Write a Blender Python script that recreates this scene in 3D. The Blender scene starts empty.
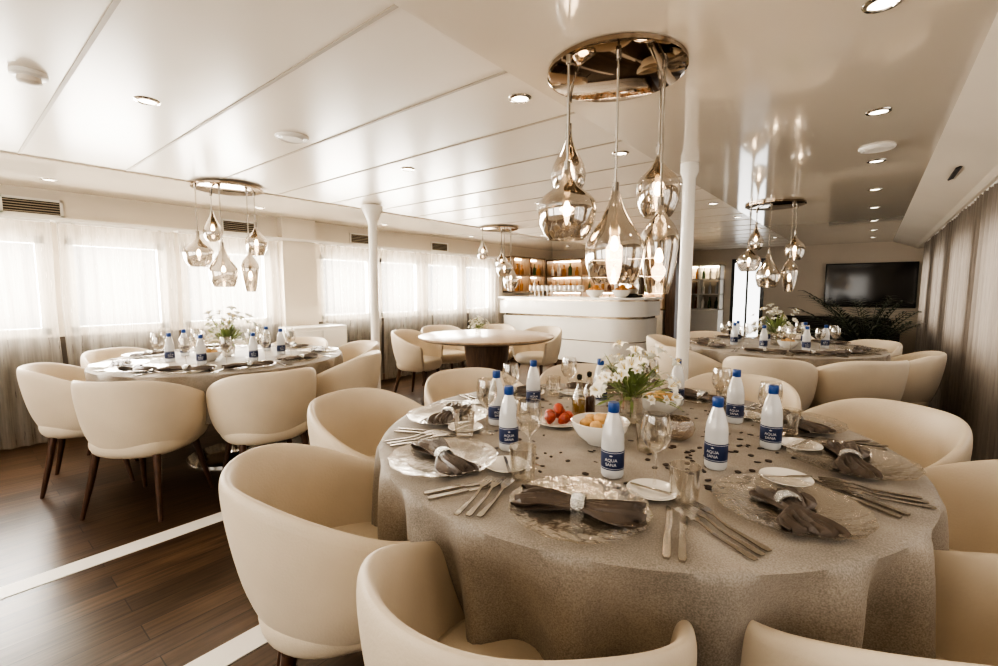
import bpy, bmesh, math, random
from math import sin, cos, pi, radians, atan2, sqrt
from mathutils import Vector, Matrix
random.seed(7)
S = bpy.context.scene
COL = S.collection
try:
    S.view_settings.view_transform = 'AgX'
    S.view_settings.look = 'AgX - High Contrast'
    S.view_settings.exposure = 0.55
except Exception as e:
    print(e)

# ---------------------------------------------------------------- materials
MATS = {}
def mat(name, col, rough=.5, metal=0., var=.05, vs=6., bump=0., bs=60., emit=0., ecol=None,
        coat=0., sheen=0., stretch=None, detail=3., trans=0.):
    m = bpy.data.materials.new(name); m.use_nodes = True
    nt = m.node_tree; N = nt.nodes; L = nt.links
    b = N['Principled BSDF']
    tc = N.new('ShaderNodeTexCoord'); mp = N.new('ShaderNodeMapping')
    L.new(tc.outputs['Object'], mp.inputs['Vector'])
    if stretch: mp.inputs['Scale'].default_value = stretch
    nz = N.new('ShaderNodeTexNoise'); nz.inputs['Scale'].default_value = vs; nz.inputs['Detail'].default_value = detail
    L.new(mp.outputs[0], nz.inputs['Vector'])
    cr = N.new('ShaderNodeValToRGB')
    cr.color_ramp.elements[0].position = .3; cr.color_ramp.elements[1].position = .7
    cr.color_ramp.elements[0].color = (*[max(0, c*(1-var)) for c in col], 1)
    cr.color_ramp.elements[1].color = (*[min(1, c*(1+var)) for c in col], 1)
    L.new(nz.outputs['Fac'], cr.inputs['Fac']); L.new(cr.outputs['Color'], b.inputs['Base Color'])
    b.inputs['Roughness'].default_value = rough; b.inputs['Metallic'].default_value = metal
    b.inputs['Coat Weight'].default_value = coat; b.inputs['Coat Roughness'].default_value = .06
    b.inputs['Sheen Weight'].default_value = sheen
    if trans: b.inputs['Transmission Weight'].default_value = trans
    if bump:
        n2 = N.new('ShaderNodeTexNoise'); n2.inputs['Scale'].default_value = bs; n2.inputs['Detail'].default_value = 4
        L.new(mp.outputs[0], n2.inputs['Vector'])
        bp = N.new('ShaderNodeBump'); bp.inputs['Strength'].default_value = bump; bp.inputs['Distance'].default_value = .01
        L.new(n2.outputs['Fac'], bp.inputs['Height']); L.new(bp.outputs[0], b.inputs['Normal'])
    if emit:
        b.inputs['Emission Color'].default_value = (*(ecol or col), 1); b.inputs['Emission Strength'].default_value = emit
    MATS[name] = m
    return m

def thin_glass(name, tint, gloss=.12, rough=.02, edge=.35, bump=0., bs=40., diff=0., dcol=(1,1,1), gcol=(.95, .92, .88), top=.85):
    m = bpy.data.materials.new(name); m.use_nodes = True
    nt = m.node_tree; N = nt.nodes; L = nt.links
    N.remove(N['Principled BSDF']); out = N['Material Output']
    tr = N.new('ShaderNodeBsdfTransparent'); tr.inputs[0].default_value = (*tint, 1)
    gl = N.new('ShaderNodeBsdfGlossy'); gl.inputs['Roughness'].default_value = rough
    gl.inputs['Color'].default_value = (*gcol, 1)
    lw = N.new('ShaderNodeLayerWeight'); lw.inputs['Blend'].default_value = edge
    mr = N.new('ShaderNodeMapRange'); mr.inputs['To Min'].default_value = gloss; mr.inputs['To Max'].default_value = top
    L.new(lw.outputs['Facing'], mr.inputs['Value'])
    mx = N.new('ShaderNodeMixShader'); L.new(mr.outputs[0], mx.inputs[0]); L.new(tr.outputs[0], mx.inputs[1]); L.new(gl.outputs[0], mx.inputs[2])
    last = mx
    if bump:
        tc = N.new('ShaderNodeTexCoord'); n2 = N.new('ShaderNodeTexNoise'); n2.inputs['Scale'].default_value = bs
        L.new(tc.outputs['Object'], n2.inputs['Vector'])
        bp = N.new('ShaderNodeBump'); bp.inputs['Strength'].default_value = bump; bp.inputs['Distance'].default_value = .01
        L.new(n2.outputs['Fac'], bp.inputs['Height']); L.new(bp.outputs[0], gl.inputs['Normal']); L.new(bp.outputs[0], lw.inputs['Normal'])
    if diff:
        df = N.new('ShaderNodeBsdfDiffuse'); df.inputs[0].default_value = (*dcol, 1)
        m2 = N.new('ShaderNodeMixShader'); m2.inputs[0].default_value = diff
        L.new(mx.outputs[0], m2.inputs[1]); L.new(df.outputs[0], m2.inputs[2]); last = m2
    L.new(last.outputs[0], out.inputs['Surface'])
    return m

def sheer(name, col, transp, bands=90., dv=.07):
    m = bpy.data.materials.new(name); m.use_nodes = True
    nt = m.node_tree; N = nt.nodes; L = nt.links
    N.remove(N['Principled BSDF']); out = N['Material Output']
    tc = N.new('ShaderNodeTexCoord'); wv = N.new('ShaderNodeTexNoise'); wv.inputs['Scale'].default_value = bands
    mp = N.new('ShaderNodeMapping'); mp.inputs['Scale'].default_value = (.3, 1, .05)
    L.new(tc.outputs['Object'], mp.inputs[0]); L.new(mp.outputs[0], wv.inputs['Vector'])
    mr = N.new('ShaderNodeMapRange'); mr.inputs['From Min'].default_value = .3; mr.inputs['From Max'].default_value = .7
    mr.inputs['To Min'].default_value = max(0, transp-dv); mr.inputs['To Max'].default_value = transp+dv
    L.new(wv.outputs['Fac'], mr.inputs['Value'])
    df = N.new('ShaderNodeBsdfDiffuse'); df.inputs[0].default_value = (*col, 1)
    tl = N.new('ShaderNodeBsdfTranslucent'); tl.inputs[0].default_value = (*col, 1)
    m1 = N.new('ShaderNodeMixShader'); m1.inputs[0].default_value = .5
    L.new(df.outputs[0], m1.inputs[1]); L.new(tl.outputs[0], m1.inputs[2])
    tr = N.new('ShaderNodeBsdfTransparent')
    m2 = N.new('ShaderNodeMixShader'); L.new(mr.outputs[0], m2.inputs[0]); L.new(m1.outputs[0], m2.inputs[1]); L.new(tr.outputs[0], m2.inputs[2])
    L.new(m2.outputs[0], out.inputs['Surface'])
    return m

M_cream = mat('cream_leather', (.70, .60, .465), .48, var=.05, vs=5, bump=.12, bs=160, sheen=.1)
M_seat = mat('cream_seat_leather', (.71, .615, .48), .5, var=.05, vs=5, bump=.1, bs=160)
M_walnut = mat('walnut_leg', (.07, .032, .017), .35, var=.35, vs=14, stretch=(6, 6, 1))
M_tabwood = mat('light_brown_tabletop', (.40, .30, .21), .3, var=.15, vs=6, stretch=(1, 8, 1))
M_brownwood = mat('brown_wood', (.10, .058, .036), .35, var=.3, vs=8, stretch=(6, 6, .7))
M_nichewood = mat('niche_wood', (.26, .175, .105), .4, var=.25, vs=8, stretch=(6, 6, .7))
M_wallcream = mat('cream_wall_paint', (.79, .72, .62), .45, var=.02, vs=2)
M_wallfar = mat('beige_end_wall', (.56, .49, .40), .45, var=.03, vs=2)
M_lowerwall = mat('taupe_lower_wall', (.07, .057, .046), .6, var=.1, vs=2)
M_slat = mat('vent_slat_beige', (.42, .36, .28), .5, var=.05)
M_ceil = mat('cream_ceiling_panel', (.84, .775, .675), .26, var=.02, vs=1.5)
M_ceilgloss = mat('glossy_ceiling_panel', (.84, .76, .64), .10, var=.02, vs=1.5, coat=.7)
M_seam = mat('ceiling_seam', (.42, .36, .28), .5)
M_white = mat('white_lacquer', (.90, .87, .81), .2, var=.02, vs=3, coat=.3)
M_whitetrim = mat('white_trim', (.90, .87, .81), .35, var=.02)
M_brass = mat('brushed_brass', (.46, .38, .28), .25, 1, var=.1, vs=30)
M_rod = mat('smoked_steel_rod', (.44, .41, .37), .2, 1, var=.05)
M_bronze = mat('bronze_mirror', (.36, .29, .225), .05, 1, var=.05, vs=3)
M_chrome = mat('chrome', (.70, .67, .62), .12, 1, var=.03)
M_steel = mat('cutlery_steel', (.48, .445, .40), .2, 1, var=.05, vs=40)
M_napkin = mat('brown_satin_napkin', (.090, .066, .050), .42, var=.25, vs=18, bump=.25, bs=60)
M_ring = mat('rhinestone_ring', (.75, .72, .68), .15, 1, var=.4, vs=220, bump=1., bs=260)
M_porcelain = mat('white_porcelain', (.84, .81, .75), .12, var=.01, coat=.4)
M_bluecap = mat('blue_plastic_cap', (.014, .065, .26), .35, var=.05)
M_label = mat('blue_paper_label', (.014, .026, .085), .45, var=.12, vs=30)
M_labeltxt = mat('white_print', (.7, .7, .7), .5, var=.01)
M_black = mat('black_plastic', (.012, .011, .010), .25, var=.2)
M_dark = mat('dark_fabric', (.025, .02, .017), .8, var=.3, vs=20)
M_confetti = mat('dark_confetti', (.025, .012, .008), .4, var=.4)
M_bread = mat('bread_crust', (.62, .38, .16), .7, var=.3, vs=22, bump=.4, bs=60)
M_red = mat('red_fruit', (.36, .06, .028), .3, var=.3, vs=20)
M_leaf = mat('green_leaf', (.24, .30, .11), .45, var=.35, vs=14)
M_palm = mat('palm_leaf', (.028, .038, .018), .5, var=.3, vs=14)
M_petal = mat('white_petal', (.88, .86, .78), .5, var=.04, vs=10)
M_yellow = mat('yellow_pollen', (.65, .50, .18), .6, var=.2)
M_oil = mat('olive_oil', (.40, .24, .04), .1, var=.15, trans=.3)
M_vinegar = mat('dark_vinegar', (.09, .03, .012), .1, var=.15)
M_bulb = mat('warm_bulb', (1, .8, .55), .4, emit=22, ecol=(1, .80, .56))
M_disc = mat('downlight_diffuser', (1, .9, .75), .4, emit=5, ecol=(1, .88, .72))
M_slot = mat('vent_dark', (.03, .025, .02), .6)
M_amber = mat('amber_liquor', (.35, .15, .04), .15, var=.5, vs=3)
M_greenglass = mat('green_bottle_glass', (.05, .09, .03), .1, var=.3, vs=3)
M_terr = mat('dark_pot', (.05, .04, .035), .5, var=.2)
M_glass = thin_glass('clear_glass', (.96, .95, .93), .08, .02, .3)
M_glassfar = thin_glass('hazy_clear_glass', (.93, .92, .90), .2, .04, .4, diff=.35, dcol=(.85, .82, .78))
M_pane = thin_glass('window_glass', (.97, .97, .97), .03, .02, .1)
M_smoke = thin_glass('smoked_grey_glass', (.58, .53, .47), .34, .03, .42, gcol=(.86, .83, .79), top=.9)
M_charger = thin_glass('textured_clear_glass', (.94, .93, .91), .10, .05, .25, bump=.35, bs=55, top=.7)
M_bottle = thin_glass('frosted_bottle_plastic', (.93, .95, .98), .15, .08, .35, diff=.6, dcol=(.82, .83, .84))
M_tealight = thin_glass('cut_glass', (.75, .66, .56), .3, .05, .5, bump=1, bs=60, diff=.25, dcol=(.4, .32, .24))
M_sheerw = sheer('white_sheer_curtain', (.53, .49, .43), .53)
M_sheert = sheer('taupe_sheer_curtain', (.27, .235, .20), .24, dv=.12)

def linen():
    m = bpy.data.materials.new('grey_linen'); m.use_nodes = True
    nt = m.node_tree; N = nt.nodes; L = nt.links; b = N['Principled BSDF']
    tc = N.new('ShaderNodeTexCoord')
    a = N.new('ShaderNodeTexNoise'); a.inputs['Scale'].default_value = 300; a.inputs['Detail'].default_value = 3
    w = N.new('ShaderNodeTexNoise'); w.inputs['Scale'].default_value = 6; w.inputs['Detail'].default_value = 6
    L.new(tc.outputs['Object'], a.inputs['Vector']); L.new(tc.outputs['Object'], w.inputs['Vector'])
    ad = N.new('ShaderNodeMath'); ad.operation = 'ADD'
    m0 = N.new('ShaderNodeMath'); m0.operation = 'MULTIPLY'; m0.inputs[1].default_value = .7; L.new(a.outputs['Fac'], m0.inputs[0]); L.new(m0.outputs[0], ad.inputs[0])
    mu = N.new('ShaderNodeMath'); mu.operation = 'MULTIPLY'; mu.inputs[1].default_value = .5; L.new(w.outputs['Fac'], mu.inputs[0]); L.new(mu.outputs[0], ad.inputs[1])
    cr = N.new('ShaderNodeValToRGB'); cr.color_ramp.elements[0].position = .45; cr.color_ramp.elements[1].position = .75
    cr.color_ramp.elements[0].color = (.215, .188, .158, 1); cr.color_ramp.elements[1].color = (.42, .375, .32, 1)
    L.new(ad.outputs[0], cr.inputs[0]); L.new(cr.outputs[0], b.inputs['Base Color'])
    b.inputs['Roughness'].default_value = .6; b.inputs['Sheen Weight'].default_value = .1
    bp = N.new('ShaderNodeBump'); bp.inputs['Strength'].default_value = .5; bp.inputs['Distance'].default_value = .016
    L.new(w.outputs['Fac'], bp.inputs['Height']); L.new(bp.outputs[0], b.inputs['Normal'])
    return m
M_linen = linen()

def floor_mat():
    m = bpy.data.materials.new('walnut_planks'); m.use_nodes = True
    nt = m.node_tree; N = nt.nodes; L = nt.links; b = N['Principled BSDF']
    tc = N.new('ShaderNodeTexCoord'); mp = N.new('ShaderNodeMapping'); mp.inputs['Rotation'].default_value = (0, 0, pi/2)
    L.new(tc.outputs['Object'], mp.inputs[0])
    br = N.new('ShaderNodeTexBrick'); br.inputs['Scale'].default_value = 1
    br.inputs['Brick Width'].default_value = 1.5; br.inputs['Row Height'].default_value = .115
    br.inputs['Mortar Size'].default_value = .002; br.inputs['Bias'].default_value = 0
    br.inputs['Color1'].default_value = (.044, .026, .0155, 1); br.inputs['Color2'].default_value = (.088, .053, .031, 1)
    br.inputs['Mortar'].default_value = (.010, .006, .004, 1)
    L.new(mp.outputs[0], br.inputs['Vector'])
    m2 = N.new('ShaderNodeMapping'); m2.inputs['Scale'].default_value = (22, 1.6, 1); L.new(tc.outputs['Object'], m2.inputs[0])
    nz = N.new('ShaderNodeTexNoise'); nz.inputs['Scale'].default_value = 2.4; nz.inputs['Detail'].default_value = 6; L.new(m2.outputs[0], nz.inputs['Vector'])
    mr = N.new('ShaderNodeMapRange'); mr.inputs['From Min'].default_value = .25; mr.inputs['From Max'].default_value = .75
    mr.inputs['To Min'].default_value = .45; mr.inputs['To Max'].default_value = 1.6
    L.new(nz.outputs['Fac'], mr.inputs['Value'])
    mx = N.new('ShaderNodeVectorMath'); mx.operation = 'SCALE'; L.new(br.outputs['Color'], mx.inputs[0]); L.new(mr.outputs[0], mx.inputs['Scale'])
    L.new(mx.outputs[0], b.inputs['Base Color'])
    b.inputs['Roughness'].default_value = .28
    bp = N.new('ShaderNodeBump'); bp.inputs['Strength'].default_value = .2; bp.inputs['Distance'].default_value = .004
    L.new(nz.outputs['Fac'], bp.inputs['Height']); L.new(bp.outputs[0], b.inputs['Normal'])
    return m
M_floor = floor_mat()

# ---------------------------------------------------------------- mesh tools
class B:
    def __init__(s): s.v = []; s.f = []; s.m = []
    def add(s, vf, mi=0, mx=None):
        v, f = vf; o = len(s.v)
        for p in v:
            p = Vector(p)
            s.v.append(tuple(mx @ p) if mx else tuple(p))
        for q in f: s.f.append([i+o for i in q]); s.m.append(mi)
        return s
    def mesh(s, name, mats, smooth=True, angle=None):
        me = bpy.data.meshes.new(name); me.from_pydata(s.v, [], s.f)
        for m in (mats if isinstance(mats, (list, tuple)) else [mats]): me.materials.append(m)
        for p, mi in zip(me.polygons, s.m): p.material_index = mi; p.use_smooth = smooth
        bm = bmesh.new(); bm.from_mesh(me); bmesh.ops.recalc_face_normals(bm, faces=bm.faces)
        if smooth:
            for e in bm.edges:
                if len(e.link_faces) == 2 and e.calc_face_angle(0) > radians(angle or 40): e.smooth = False
        bm.to_mesh(me); bm.free()
        return me

def lathe(pr, seg=28, a0=0, a1=2*pi):
    v = []; rows = []
    full = abs(a1-a0-2*pi) < 1e-6
    n = seg if full else seg+1
    for r, z in pr:
        if r < 1e-6: rows.append([len(v)]); v.append((0, 0, z))
        else:
            rows.append(list(range(len(v), len(v)+n)))
            for i in range(n):
                a = a0+(a1-a0)*i/seg; v.append((r*cos(a), r*sin(a), z))
    f = []
    for A, C in zip(rows[:-1], rows[1:]):
        for i in range(seg):
            j = (i+1) % n
            if len(A) == 1 and len(C) == 1: continue
            if len(A) == 1: f.append([A[0], C[i], C[j]])
            elif len(C) == 1: f.append([A[i], A[j], C[0]])
            else: f.append([A[i], A[j], C[j], C[i]])
    return v, f

def box(x0, x1, y0, y1, z0, z1):
    v = [(x0, y0, z0), (x1, y0, z0), (x1, y1, z0), (x0, y1, z0), (x0, y0, z1), (x1, y0, z1), (x1, y1, z1), (x0, y1, z1)]
    return v, [[0, 3, 2, 1], [4, 5, 6, 7], [0, 1, 5, 4], [1, 2, 6, 5], [2, 3, 7, 6], [3, 0, 4, 7]]

def rbox(x0, x1, y0, y1, z0, z1, bev=.02, seg=3):
    bm = bmesh.new(); v, f = box(x0, x1, y0, y1, z0, z1)
    vs = [bm.verts.new(p) for p in v]
    for q in f: bm.faces.new([vs[i] for i in q])
    bmesh.ops.bevel(bm, geom=bm.edges[:], offset=bev, segments=seg, affect='EDGES', profile=.5)
    bm.verts.index_update()
    r = ([tuple(x.co) for x in bm.verts], [[x.index for x in q.verts] for q in bm.faces]); bm.free()
    return r

def tube(pts, rad, seg=8, cap=True):
    pts = [Vector(p) for p in pts]; n = len(pts); v = []; f = []
    rads = rad if isinstance(rad, (list, tuple)) else [rad]*n
    up = None
    for i, p in enumerate(pts):
        d = (pts[min(i+1, n-1)]-pts[max(i-1, 0)]).normalized()
        if up is None: up = Vector((0, 0, 1)) if abs(d.z) < .9 else Vector((1, 0, 0))
        a = d.cross(up).normalized(); b = a.cross(d).normalized(); up = b
        for k in range(seg):
            t = 2*pi*k/seg; v.append(tuple(p+rads[i]*(a*cos(t)+b*sin(t))))
    for i in range(n-1):
        for k in range(seg):
            j = (k+1) % seg; f.append([i*seg+k, i*seg+j, (i+1)*seg+j, (i+1)*seg+k])
    if cap: f.append(list(range(seg))[::-1]); f.append([(n-1)*seg+k for k in range(seg)])
    return v, f

def prism(poly, z0, z1):
    n = len(poly); v = [(x, y, z0) for x, y in poly]+[(x, y, z1) for x, y in poly]
    f = [list(range(n))[::-1], [n+i for i in range(n)]]+[[i, (i+1) % n, n+(i+1) % n, n+i] for i in range(n)]
    return v, f

def bake(me, levels=2):
    o = bpy.data.objects.new('tmp', me); COL.objects.link(o)
    md = o.modifiers.new('s', 'SUBSURF'); md.levels = levels; md.render_levels = levels
    dg = bpy.context.evaluated_depsgraph_get(); dg.update()
    r = bpy.data.meshes.new_from_object(o.evaluated_get(dg))
    bpy.data.objects.remove(o)
    for p in r.polygons: p.use_smooth = True
    return r

def tag(o, label, cat, group=None):
    o['label'] = label; o['category'] = cat
    if group: o['group'] = group
    return o
def ob(name, me, parent=None, loc=(0, 0, 0), rot=0., sc=None, label=None):
    o = bpy.data.objects.new(name, me); COL.objects.link(o); o.location = loc
    o.rotation_euler = rot if isinstance(rot, (tuple, list)) else (0, 0, rot)
    if sc: o.scale = (sc, sc, sc) if not isinstance(sc, (tuple, list)) else sc
    if parent: o.parent = parent
    if label: o['label'] = label
    return o
def empty(name, loc, rot, label, cat, group=None):
    o = ob(name, None, None, loc, rot); o.empty_display_size = .1
    return tag(o, label, cat, group)
def struct(name, vf, m, smooth=False, loc=None):
    b = B(); b.add(vf) if isinstance(vf, tuple) else None
    if not isinstance(vf, tuple): b = vf
    xs = [Vector(p) for p in b.v]; c = sum(xs, Vector())/len(xs)
    b.v = [tuple(p-c) for p in xs]
    o = ob(name, b.mesh(name, m, smooth), None, c); o['kind'] = 'structure'; o['label'] = name.split('_')[0]+' of the ship saloon'
    return o
CACHE = {}
def cached(k, fn):
    if k not in CACHE: CACHE[k] = fn()
    return CACHE[k]

# ---------------------------------------------------------------- room shell
XL, XR, YN, YF, H = -5.24, .68, -1.9, 10.2, 2.07
struct('floor', box(XL-.2, XR+.2, YN-.1, YF+.1, -.1, 0), M_floor)
struct('ceiling', box(XL-.2, XR+.2, YN-.1, YF+.1, H, H+.1), M_ceil)
struct('trim_1', box(-1.10, XR+.1, YN, YF, H-.012, H), M_ceilgloss)
struct('trim_2', box(XL, -4.05, YN, YF, H-.012, H), M_ceilgloss)
n = 3
y = .39-.515*4
while y < YF:
    struct('trim_%d' % n, box(-4.05, -1.10, y-.007, y+.007, H-.004, H+.001), M_seam); n += 1
    y += .515
for X in (-2.72, -1.65):
    struct('trim_%d' % n, box(X-.055, X+.055, YN, 5.6, 0, .003), M_whitetrim); n += 1

WINL = [(-1.0, -.25), (-.15, .6), (.72, 1.42), (1.55, 2.4), (3.0, 3.75), (3.87, 4.6), (4.72, 5.45), (5.57, 6.25)]
def wall_x(name, x0, x1, wins, zs, zh, m):
    b = B()
    b.add(box(x0, x1, YN, YF, 0, zs)); b.add(box(x0, x1, YN, YF, zh, H))
    yy = YN
    for a, c in wins:
        b.add(box(x0, x1, yy, a, zs, zh)); yy = c
    b.add(box(x0, x1, yy, YF, zs, zh))
    return struct(name, b, m)
wall_x('wall_left', XL-.12, XL, WINL, .88, 1.68, M_wallcream)
struct('trim_%d' % n, box(XL, XL+.012, YN, 6.35, .0, .86), M_lowerwall); n += 1
WINR = [(-.9, .2), (.5, 1.7), (2.0, 3.2), (3.5, 4.7), (5.0, 6.2), (6.5, 7.7), (8.0, 9.2)]
wall_x('wall_right', XR, XR+.12, WINR, .8, 1.72, M_wallcream)
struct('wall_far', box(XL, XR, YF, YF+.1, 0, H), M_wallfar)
b = B(); b.add(box(XL, XR, YN-.1, YN, 0, .8)); b.add(box(XL, XR, YN-.1, YN, 1.8, H))
b.add(box(XL, -4.2, YN-.1, YN, .8, 1.8)); b.add(box(-.1, XR, YN-.1, YN, .8, 1.8)); b.add(box(-2.3, -2.0, YN-.1, YN, .8, 1.8))  # unseen openings, added so the rear fill light can enter
struct('wall_near', b, M_wallcream)
def window(nm, x, a, c, z0, z1):
    b = B(); w = .055
    for q in (box(x-.03, x+.03, a, c, z0, z0+w), box(x-.03, x+.03, a, c, z1-w, z1), box(x-.03, x+.03, a, a+w, z0, z1), box(x-.03, x+.03, c-w, c, z0, z1)): b.add(q, 0)
    b.add(box(x-.003, x+.003, a+w, c-w, z0+w, z1-w), 1)
    return struct(nm, b, [M_whitetrim, M_pane])
k = 1
for a, c in WINL: window('window_%d' % k, XL-.05, a, c, .88, 1.68); k += 1
for a, c in WINR: window('window_%d' % k, XR+.05, a, c, .8, 1.72); k += 1
b = B(); pr = [(.24, H-.012), (XR, H-.012), (XR, 1.925), (.545, 1.925), (.51, 1.95)]
nn = len(pr); v = [(x, YN, z) for x, z in pr]+[(x, YF, z) for x, z in pr]
f = [list(range(nn)), [nn+i for i in range(nn)][::-1]]+[[i, (i+1) % nn, nn+(i+1) % nn, nn+i] for i in range(nn)]
b.add((v, f)); struct('trim_%d' % n, b, M_wallcream); n += 1
struct('baseboard_left', box(XL+.012, XL+.024, YN, 6.3, 0, .09), M_brownwood)
struct('trim_%d' % n, box(XL, XL+.10, 2.5, 2.9, 0, H-.012), M_wallcream); n += 1
struct('trim_%d' % n, box(XL, XL+.16, YN, 6.35, 1.80, 1.825), M_whitetrim); n += 1

# curtains
def curtain(X, y0, y1, z0, z1, amp, wl, m, label, grp, sgn):
    ny = int((y1-y0)/wl*10); nz = 8; v = []; f = []
    ph = random.random()*6; cy = (y0+y1)/2
    for j in range(nz+1):
        for i in range(ny+1):
            yy = y0+(y1-y0)*i/ny; t = j/nz
            x = amp*(.7+.3*(1-t))*sin(2*pi*yy/wl+ph+.9*sin(yy*3.1+ph))*(.75+.25*sin(yy*7+ph))
            v.append((x, yy-cy+.006*sin(j*1.1+yy*9), z0+(z1-z0)*t))
    for j in range(nz):
        for i in range(ny):
            a = j*(ny+1)+i; f.append([a, a+1, a+ny+2, a+ny+1])
    o = ob('sheer_curtain', B().add((v, f)).mesh('sheer_curtain', m), None, (X, cy, 0)); tag(o, label, 'curtain', grp)
    r = ob('curtain_rail', B().add(box(-.012, .012, y0-cy, y1-cy, z1-.005, z1+.02)).mesh('rail', M_whitetrim, False), o)
    return o
for a, c in ((-1.4, .02), (.1, .63), (.66, 1.46), (1.5, 2.45), (2.95, 3.8), (3.84, 4.7), (4.74, 5.5), (5.54, 6.3)):
    curtain(XL+.12, a, c, .02, 1.79, .028, .10, M_sheerw, 'white sheer curtain hanging over a bright saloon window', 'white sheer window curtains', 1)
for a, c in ((-1.2, 1.0), (1.04, 3.0), (3.04, 5.0), (5.04, 7.0), (7.04, 9.1)):
    curtain(XR-.10, a, c, .02, 1.92, .034, .14, M_sheert, 'taupe sheer floor-length curtain beneath the cream cove', 'taupe sheer curtains', -1)

# ---------------------------------------------------------------- chair
def chair_parts():
    rx, ry, th = .314, .285, .040
    def path(s, k, inset):
        a = abs(s); sg = 1 if s >= 0 else -1
        RX, RY = (rx*k-inset), (ry*k-inset)
        if a <= .66:
            t = a/.66*pi/2; x = RX*sin(t)**.93; y = -RY*cos(t)
        else:
            q = (a-.66)/.34; x = RX*(1-.12*q*q); y = q*.19*(.8+.2*k)
        return x*sg, y
    ss = [-1, -.97, -.88, -.76, -.62, -.48, -.34, -.2, -.07, .07, .2, .34, .48, .62, .76, .88, .97, 1]
    v = []; f = []; m = 0
    for s in ss:
        a = abs(s)
        u = max(0, min(1, (a-.22)/.78)); sm = u*u*(3-2*u)
        top = .785-.155*sm-(.012 if a > .99 else 0)
        zb = .345
        sec = [(0, .70, 0), (.12, .82, 0), (.35, .93, 0), (.7, .985, 0), (.95, 1.01, .004), (1.0, 1.005, .018), (.99, 1.0, th-.012), (.93, .99, th), (.6, .965, th), (.3, .90, th), (.12, .82, th)]
        m = len(sec)
        for kz, sc, ins in sec:
            x, y = path(s, sc, ins)
            y -= .04*kz*max(0, 1-a/.6)
            v.append((x, y, zb+(top-zb)*kz))
    n = len(ss)
    for i in range(n-1):
        for j in range(m):
            j2 = (j+1) % m; f.append([i*m+j, i*m+j2, (i+1)*m+j2, (i+1)*m+j])
    f.append([j for j in range(m)]); f.append([(n-1)*m+j for j in range(m)][::-1])
    shell = bake(B().add((v, f)).mesh('backrest', M_cream), 2)
    v = []; f = []; N = 24
    rows = [(.55, .325), (.86, .335), (.97, .365), (1.0, .40), (.985, .435), (.92, .458), (.6, .468)]
    for sc, z in rows:
        for i in range(N):
            a = 2*pi*i/N; c, s_ = cos(a), sin(a)
            x = .256*sc*math.copysign(abs(c)**.8, c); yy = .25*sc*math.copysign(abs(s_)**.8, s_)+.012
            v.append((x, yy, z))
    v.append((0, .01, .325)); v.append((0, .01, .47))
    for r in range(len(rows)-1):
        for i in range(N):
            j = (i+1) % N; f.append([r*N+i, r*N+j, (r+1)*N+j, (r+1)*N+i])
    for i in range(N):
        j = (i+1) % N; f.append([len(v)-2, j, i]); f.append([len(v)-1, (len(rows)-1)*N+i, (len(rows)-1)*N+j])
    seat = bake(B().add((v, f)).mesh('seat', M_seat), 1)
    legs = []
    for sx, sy in ((1, 1), (-1, 1), (1, -1), (-1, -1)):
        legs.append(B().add(tube([(.17*sx, .15*sy, .35), (.19*sx, .175*sy, .2), (.22*sx, .215*sy, 0)], [.02, .017, .011], 10)).mesh('leg', M_walnut))
    return shell, seat, legs
SH, SE, LG = chair_parts()
CHL = 'cream leather tub chair with walnut legs at '
def chair(x, y, rot, label, group):
    e = empty('dining_chair', (x, y, 0), rot, label, 'chair', group)
    ob('backrest', SH, e); ob('seat', SE, e)
    for l in LG: ob('leg', l, e)
    return e
def ring_chairs(cx, cy, specs, label, group):
    for ang, rim in specs:
        a = radians(ang+39); r = rim-.30
        chair(cx+r*cos(a), cy+r*sin(a), a+pi/2+radians(random.uniform(-2, 2)), label, group)

# ---------------------------------------------------------------- tables
def cloth_mesh(r, z, drop, nf, amp, seed):
    rnd = random.Random(seed); N = 320; v = []; f = []
    ph = [rnd.random()*6.28 for _ in range(4)]
    def fold(t):
        q = sin(nf*t+ph[0]+1.3*sin(2*t+ph[1])+.7*sin(5*t+ph[2]))
        return ((.5+.5*q)**1.4)*(.75+.25*sin(3*t+ph[2]))
    rows = [('t', .25), ('t', .5), ('t', .75), ('t', .93), ('t', .985), ('e', 0), ('d', .04), ('d', .09), ('d', .16), ('d', .25), ('d', .36), ('d', .5), ('d', .65), ('d', .8), ('d', .92), ('d', 1)]
    for kk, q in rows:
        for i in range(N):
            t = 2*pi*i/N; fo = fold(t)
            if kk == 't': rr = r*q; zz = z+.0006*sin(9*t+q*20)
            elif kk == 'e': rr = r+.003; zz = z-.004
            else:
                rr = r+.004+amp*(q**.5)*fo-.10*(q**.7)*(1-fo)-.03*q+.004*q*sin(31*t+8*q); zz = z-.006-drop*q*(1-.06*sin(2*t+ph[1])*q-.05*fo*q)
            v.append((rr*cos(t), rr*sin(t), zz))
    v.append((0, 0, z))
    for a in range(len(rows)-1):
        for i in range(N):
            j = (i+1) % N; f.append([a*N+i, a*N+j, (a+1)*N+j, (a+1)*N+i])
    for i in range(N): f.append([len(v)-1, i, (i+1) % N])
    return B().add((v, f)).mesh('tablecloth', M_linen, True, 80)

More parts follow.
